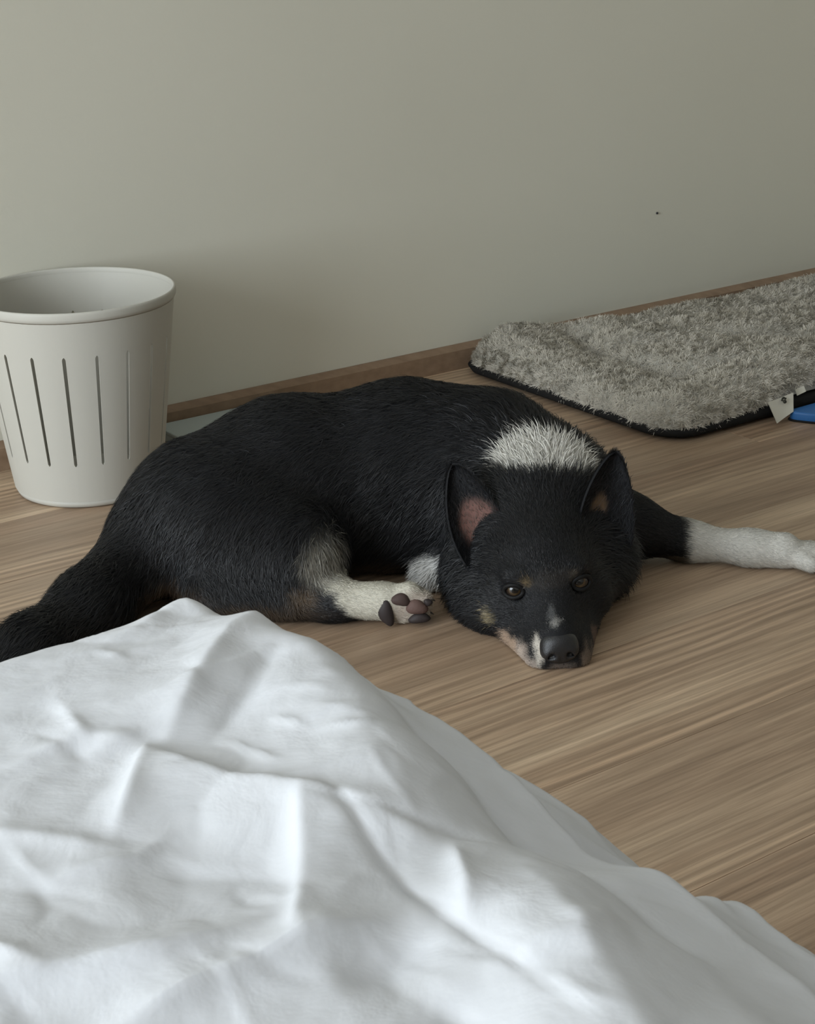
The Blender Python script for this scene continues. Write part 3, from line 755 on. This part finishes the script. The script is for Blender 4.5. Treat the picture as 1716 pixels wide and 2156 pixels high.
# woven tag with a small dark paw mark
m_tag, nt, b = new_mat('tag_cloth', (.62, .60, .52), .8, .1)
m_ink, _, _ = new_mat('tag_ink', (.035, .034, .025), .8)
def quad_patch(name, c4, mat, parent, bulge=.0, n=8, **kw):
    c4 = [np.array(c_, float) for c_ in c4]; nm = nrm(np.cross(c4[1]-c4[0], c4[3]-c4[0])); V = []
    for sd in (0, .0008):
        for j in range(n+1):
            for i in range(n+1):
                u_, v_ = i/n, j/n; p = (c4[0]*(1-u_)+c4[1]*u_)*(1-v_)+(c4[3]*(1-u_)+c4[2]*u_)*v_
                V.append(p+nm*(bulge*math.sin(math.pi*u_)+sd))
    m_ = (n+1)**2; F = []
    for j in range(n):
        for i in range(n):
            a = j*(n+1)+i; f = (a, a+1, a+n+2, a+n+1); F += [f, tuple(x+m_ for x in f[::-1])]
    return mesh_obj(name, V, F, mat, parent, **kw)
TG = [W(.7175, .538, .0345), W(.7735, .536, .0385), W(.7600, .5505, .0150), W(.7200, .5560, .0060)]
tag = quad_patch('tag', TG, m_tag, bed, .002, label='small cream cloth tag with dark mark')
tn = nrm(np.cross(TG[1]-TG[0], TG[3]-TG[0])); tn = tn if tn@DT > 0 else -tn
tu = nrm(TG[1]-TG[0]); tv = nrm(TG[0]-TG[3]); tc = TG[0]*.35+TG[1]*.45+(TG[2]+TG[3])*.10
for du, dv, rr in ((0, -.0020, .0030), (-.0038, .0014, .0015), (-.0013, .0034, .0016), (.0013, .0036, .0016), (.0038, .0018, .0015)):
    cc = tc+tu*du+tv*dv+tn*.0036; n_ = 12
    V = [cc+(tu*math.cos(2*math.pi*i/n_)+tv*math.sin(2*math.pi*i/n_))*rr+tn*h_ for h_ in (-.0016, 0) for i in range(n_)]
    F = [(i, (i+1) % n_, n_+(i+1) % n_, n_+i) for i in range(n_)]+[tuple(range(n_))[::-1], tuple(range(n_, 2*n_))]
    mm = mesh_obj('tag_mark', V, F, m_ink, tag); mm.location = (0, 0, 0)
for ch in tag.children: ch.location = -np.array(bed.location)
quad_patch('tag_loop', [W(.776, .537, .0430), W(.797, .535, .0445), W(.797, .540, .0365), W(.776, .542, .0345)], m_tag, bed, .0015)

# blue mat slipped under the pad
m_blue, nt, b = new_mat('blue_mat', (.030, .135, .36), .45, .4)
def rounded_slab(name, pts, z0, z1, bev, mat, parent=None, **kw):
    bm = bmesh.new(); vs_ = [bm.verts.new(tuple(W(s, t, z0))) for s, t in pts]; f = bm.faces.new(vs_)
    r = bmesh.ops.extrude_face_region(bm, geom=[f]); bmesh.ops.translate(bm, vec=(0, 0, z1-z0), verts=[g for g in r['geom'] if isinstance(g, bmesh.types.BMVert)])
    bmesh.ops.recalc_face_normals(bm, faces=bm.faces)
    vert_e = [e_ for e_ in bm.edges if abs(e_.verts[0].co.z-e_.verts[1].co.z) > 1e-5]
    bmesh.ops.bevel(bm, geom=vert_e, offset=.02, segments=5, affect='EDGES', profile=.5)
    ed = [e_ for e_ in bm.edges if abs(e_.verts[0].co.z-e_.verts[1].co.z) < 1e-5 and len(e_.link_faces) == 2 and e_.calc_face_angle(0) > .5]
    bmesh.ops.bevel(bm, geom=ed, offset=bev, segments=4, affect='EDGES', profile=.5)
    if parent is not None: bmesh.ops.translate(bm, vec=-Vector(parent.location), verts=bm.verts)
    return bm_obj(name, bm, mat, parent, smooth=True, **kw)
mat_root = empty('blue_mat', tuple(W(.88, .53, 0)), 'bright blue flat mat on the floor along the front of the dog bed', 'mat')
rounded_slab('mat_body', [(.752, .539), (.780, .590), (1.06, .590), (1.06, .539)], .0005, .015, .003, m_blue, mat_root)
rounded_slab('mat_edging', [(.749, .538), (.778, .593), (1.063, .593), (1.063, .538)], .0003, .0030, .0009, m_base, mat_root)
# ---------------------------------------------------------------- white sheet over the bed corner
m_sheet, nt, b = new_mat('white_cotton', (.655, .668, .692), .85, .1)
v = coords(nt); w1 = noise(nt, v, 34, 4, .55, .4)
w2 = noise(nt, v, 190, 3, .6); ad = nt.nodes.new('ShaderNodeMath'); ad.operation = 'MULTIPLY_ADD'; ad.inputs[1].default_value = .10
nt.links.new(w2, ad.inputs[0]); nt.links.new(w1, ad.inputs[2])
bump(nt, b, ad.outputs[0], .30, .004)
SE, TE, Z0 = -.800, 1.520, .450      # bed edges (s towards the wall corner, t away from the wall) and height
sheet = None
def axis(lo, mid0, mid1, hi, fine, nlo, nhi):
    a = lo+(mid0-lo)*(1-(1-np.linspace(0, 1, nlo+1)[:-1])**2); c_ = mid1+(hi-mid1)*np.linspace(0, 1, nhi+1)[1:]**1.5
    return np.concatenate([a, np.arange(mid0, mid1, fine), c_])
ua = axis(-1.35, -.24, .30, .62, .0021, 40, 40)          # arc length across: beyond 0 it rolls over the side
va = axis(-1.60, -.46, .10, .50, .0021, 40, 40)           # beyond 0 it rolls over the foot end
UU, VV = np.meshgrid(ua, va, indexing='ij')
def roll(u, R, end):
    a = np.clip(u/R, 0, math.pi/2*end); out = np.where(u < 0, u, R*np.sin(a)); drop = np.where(u < 0, 0, R*(1-np.cos(a)))
    rest = np.maximum(u-R*math.pi/2*end, 0); return out+rest*math.cos(math.pi/2*end), drop+rest*math.sin(math.pi/2*end)
def fold(S, T, pts, h, wl, wr, t0=.0, t1=.0, soft=False):
    """ridge along a polyline in (s,t): wl is its width on the left of travel, wr on the right; ends fade"""
    best = np.full(S.shape, 9.0); sd = np.zeros(S.shape); al = np.zeros(S.shape); acc = 0
    tot = sum(math.dist(pts[i], pts[i+1]) for i in range(len(pts)-1))
    for i in range(len(pts)-1):
        (ax, ay), (bx, by) = pts[i], pts[i+1]; dx, dy = bx-ax, by-ay; L_ = math.hypot(dx, dy)
        t_ = np.clip(((S-ax)*dx+(T-ay)*dy)/(L_*L_), 0, 1); px, py = S-ax-t_*dx, T-ay-t_*dy; d_ = np.hypot(px, py)
        m_ = d_ < best; best = np.where(m_, d_, best); sd = np.where(m_, np.sign(dx*py-dy*px), sd); al = np.where(m_, (acc+t_*L_)/tot, al); acc += L_
    w_ = np.where(sd > 0, wl, wr); e_ = best/w_
    prof = np.exp(-e_**2) if soft else np.exp(-1.25*(np.sqrt(e_*e_+.012)-.11))
    fade = 1.0
    if t0: fade = fade*sm(al, -.02, t0)
    if t1: fade = fade*(1-sm(al, 1-t1, 1.02))
    return h*prof*fade
def build_sheet():
    # the side: cloth turns over a shoulder line, slopes out, then hangs
    et = np.interp(TE-VV, [1.40, 1.53, 1.583, 1.644, 1.705, 1.757, 1.775, 1.795, 1.824, 1.876, 2.20], [-.752, -.748, -.738, -.742, -.757, -.780, -.776, -.764, -.772, -.788, -.80])
    ker = np.exp(-np.linspace(-2, 2, 13)**2); ker /= ker.sum()
    e1 = np.convolve(np.pad(et[0], 6, mode='edge'), ker, 'valid'); lag = e1[None, :]-.012-SE
    uu = UU-lag
    tab = np.linspace(0, .9, 1800); th = np.radians(np.interp(tab, [0, .030, .13, .22, .9], [0, 41, 44, 84, 86])); dt = tab[1]-tab[0]
    o_t = np.concatenate([[0], np.cumsum(np.cos(th[:-1]))*dt]); d_t = np.concatenate([[0], np.cumsum(np.sin(th[:-1]))*dt])
    out_u = np.where(uu < 0, uu, np.interp(uu, tab, o_t))+lag; drop_u = np.where(uu < 0, 0, np.interp(uu, tab, d_t))
    wide = np.interp(TE-VV, [1.50, 1.60, 1.70, 1.85, 2.0], [.72, .76, 1.12, 1.38, 1.5]); out_u = np.where(uu > 0, lag+(out_u-lag)*wide, out_u)
    out_v, drop_v = roll(VV, .035, .95)
    S = SE+out_u; T = TE-out_v
    # the foot edge wanders: it bulges out towards the bed corner
    T = T+.012*np.exp(-((S+.90)/.06)**2)*0-.006*np.exp(-((S+.765)/.02)**2)
    Zz = Z0-drop_u-drop_v
    # side hangs in soft vertical folds
    hang = sm(UU, .05, .28); hv_ = sm(VV, .02, .2)
    wav = .005*np.sin(VV*34+1.2+2.0*np.sin(VV*9))+.003*np.sin(VV*71+.6)
    S = S+hang*wav; T = T-hv_*(.010*np.sin(UU*36+.8)+.005*np.sin(UU*77))
    Sx, Tx = SE+UU, TE-VV                      # flat cloth coordinates for the creases
    H = np.zeros_like(UU); f = lambda *a, **k: fold(Sx, Tx, *a, **k)
    H += f([(-.735, 1.535), (-.749, 1.561), (-.793, 1.592), (-.845, 1.640)], .0105, .036, .015, t0=.2, t1=.3)               # ridge down from the corner
    H -= f([(-.740, 1.590), (-.778, 1.612), (-.828, 1.648)], .0050, .012, .022, t0=.4, t1=.3)                              # hollow beside it
    H += f([(-.850, 1.625), (-.842, 1.660), (-.831, 1.688), (-.819, 1.710), (-.800, 1.742), (-.785, 1.765)], .0085, .036, .011, t0=.25, t1=.3)
    H -= f([(-.808, 1.700), (-.816, 1.760), (-.820, 1.817), (-.822, 1.88)], .0030, .0035, .0040, t0=.2, t1=.3)             # pressed creases
    H -= f([(-.822, 1.714), (-.795, 1.745), (-.770, 1.775)], .0026, .0035, .0040, t0=.2, t1=.3)
    H += f([(-.818, 1.705), (-.842, 1.744), (-.875, 1.792)], .0058, .0045, .020, t0=.2, t1=.35)
    H += f([(-.840, 1.626), (-.865, 1.659), (-.892, 1.692)], .0060, .006, .014, t0=.2, t1=.45)
    H += f([(-.853, 1.560), (-.858, 1.590), (-.862, 1.612)], .0026, .004, .008, t0=.5, t1=.3)
    H += f([(-.905, 1.605), (-.862, 1.606), (-.838, 1.630)], .0050, .012, .014, t0=.5, t1=.3)
    H += f([(-1.00, 1.725), (-.928, 1.756), (-.907, 1.764), (-.850, 1.770)], .0095, .008, .026, t0=.3, t1=.4)
    H += f([(-.945, 1.783), (-.872, 1.787), (-.828, 1.791)], .0105, .007, .024, t0=.3, t1=.3)
    H -= f([(-.870, 1.806), (-.825, 1.808)], .0050, .014, .012, t0=.4, t1=.4)
    H += f([(-.786, 1.760), (-.805, 1.791), (-.822, 1.815)], .0065, .006, .010, t0=.3, t1=.45)
    H += f([(-.818, 1.640), (-.811, 1.687)], .0022, .0022, .0032, t0=.4, t1=.4)
    H += f([(-.790, 1.672), (-.776, 1.688), (-.760, 1.696)], .0018, .0024, .003, t0=.4, t1=.4)
    H += f([(-.796, 1.645), (-.790, 1.672)], .0018, .0024, .003, t0=.4, t1=.4)
    H += f([(-.930, 1.640), (-.903, 1.673), (-.880, 1.705)], .0040, .010, .014, t0=.3, t1=.4)
    H += f([(-.920, 1.695), (-.885, 1.702), (-.860, 1.690)], .0030, .005, .008, t0=.4, t1=.4)
    H -= f([(-.895, 1.700), (-.855, 1.735), (-.848, 1.76)], .0035, .018, .018, t0=.4, t1=.4)
    H += f([(-.965, 1.695), (-.940, 1.755)], .0050, .006, .012, t0=.4, t1=.4)
    H += f([(-.830, 1.830), (-.800, 1.845), (-.775, 1.835)], .0050, .012, .016, t0=.3, t1=.4)
    H -= f([(-.845, 1.830), (-.850, 1.870)], .0040, .014, .014, t0=.4, t1=.4)
    # the cloth swells up before it turns down the side
    H += f([(-.760, 1.545), (-.752, 1.600), (-.762, 1.660), (-.780, 1.715), (-.806, 1.765)], .0150, .052, .020, t0=.3, t1=.3, soft=True)
    H += f([(-.775, 1.782), (-.788, 1.815), (-.805, 1.860), (-.83, 1.93)], .0120, .045, .018, t0=.25, soft=True)
    # folds running down along the side
    H += f([(-.715, 1.540), (-.700, 1.640), (-.712, 1.710), (-.722, 1.790), (-.735, 1.90)], .0065, .014, .012, t0=.2)
    H -= f([(-.735, 1.620), (-.738, 1.700), (-.748, 1.770), (-.758, 1.86)], .0050, .012, .010, t0=.3, t1=.1)
    H -= f([(-.685, 1.660), (-.690, 1.720), (-.700, 1.78)], .0045, .012, .010, t0=.4, t1=.4)
    H += f([(-.690, 1.710), (-.655, 1.745), (-.670, 1.790), (-.690, 1.87)], .0060, .008, .012, t0=.3)
    H += f([(-.665, 1.58), (-.655, 1.68), (-.665, 1.74)], .0045, .012, .012, t0=.4, t1=.4)
    H += f([(-.700, 1.755), (-.680, 1.775), (-.690, 1.81)], .0045, .006, .010, t0=.4, t1=.4)
    # the little peak at the corner of the foot end
    H += f([(-.757, 1.512), (-.790, 1.522), (-.83, 1.530)], .003, .010, .012, t0=.3, t1=.6)
    H += .0045*np.maximum(0, 1-np.hypot((Sx+.757)*1.0, (Tx-1.512)*.7)/.014)
    # many small creases
    r_ = np.random.default_rng(3)
    for k in range(46):
        s_, t_ = r_.uniform(-.97, -.70), r_.uniform(1.54, 1.88); a_ = r_.normal(.35 if t_ < 1.66 else 1.1, .6); L_ = r_.uniform(.012, .035)
        mx, my = r_.normal(0, .004, 2)
        H += f([(s_-L_*math.cos(a_), t_-L_*math.sin(a_)), (s_+mx, t_+my), (s_+L_*math.cos(a_), t_+L_*math.sin(a_))], r_.uniform(.0005, .0016)*r_.choice((1, 1, -1)), r_.uniform(.002, .004), r_.uniform(.003, .008), t0=.45, t1=.45)
    # foot end: gentle long pulls towards the corner
    for k in range(7):
        t_ = 1.535+.014*k; H += f([(-.98, t_+.020), (-.88, t_+.004), (-.79, t_-.006)], .0010, .005, .006, t0=.4, t1=.4)
    P = np.stack([Sx.ravel(), Tx.ravel(), Sx.ravel()*0], -1)
    H += (.003*(hash_noise(P, 22, 31)-.5)+.0014*(hash_noise(P, 55, 32)-.5)+.0006*(hash_noise(P, 120, 33)-.5)).reshape(H.shape)
    # crumpled, sharp little creases
    H += .0038*(np.abs(hash_noise(P+.03*np.stack([hash_noise(P, 14, 35)]*3, -1), 26, 34)-.5)**.7).reshape(H.shape)
    X = P0[0]+DS[0]*S+DT[0]*T; Y = P0[1]+DS[1]*S+DT[1]*T
    G = np.stack([X, Y, Zz], -1)
    gu = np.gradient(G, axis=0); gv = np.gradient(G, axis=1); nn = np.cross(gu, gv); nn /= np.maximum(np.linalg.norm(nn, axis=2, keepdims=True), 1e-12)
    if nn[50, 50, 2] < 0: nn = -nn
    G = G+nn*H[..., None]
    G[..., 2] = np.maximum(G[..., 2], .004)
    nu, nv = UU.shape; I = np.arange(nu*nv).reshape(nu, nv)
    F = np.stack([I[:-1, :-1], I[1:, :-1], I[1:, 1:], I[:-1, 1:]], -1).reshape(-1, 4)
    V = G.reshape(-1, 3); fz = np.cross(V[F[:, 2]]-V[F[:, 0]], V[F[:, 3]]-V[F[:, 1]])[:, 2].mean()
    if fz < 0: F = F[:, ::-1]
    return V, F
SV, SFc = build_sheet()
sheet = empty('bed_sheet', tuple(W(-1.3, 2.3, 0)), 'crumpled white cotton sheet draped over the bed in the foreground', 'sheet')
so = fast_mesh('cloth', SV, [SFc], m_sheet, sheet)
md = so.modifiers.new('thickness', 'SOLIDIFY'); md.thickness = .0012; md.offset = -1
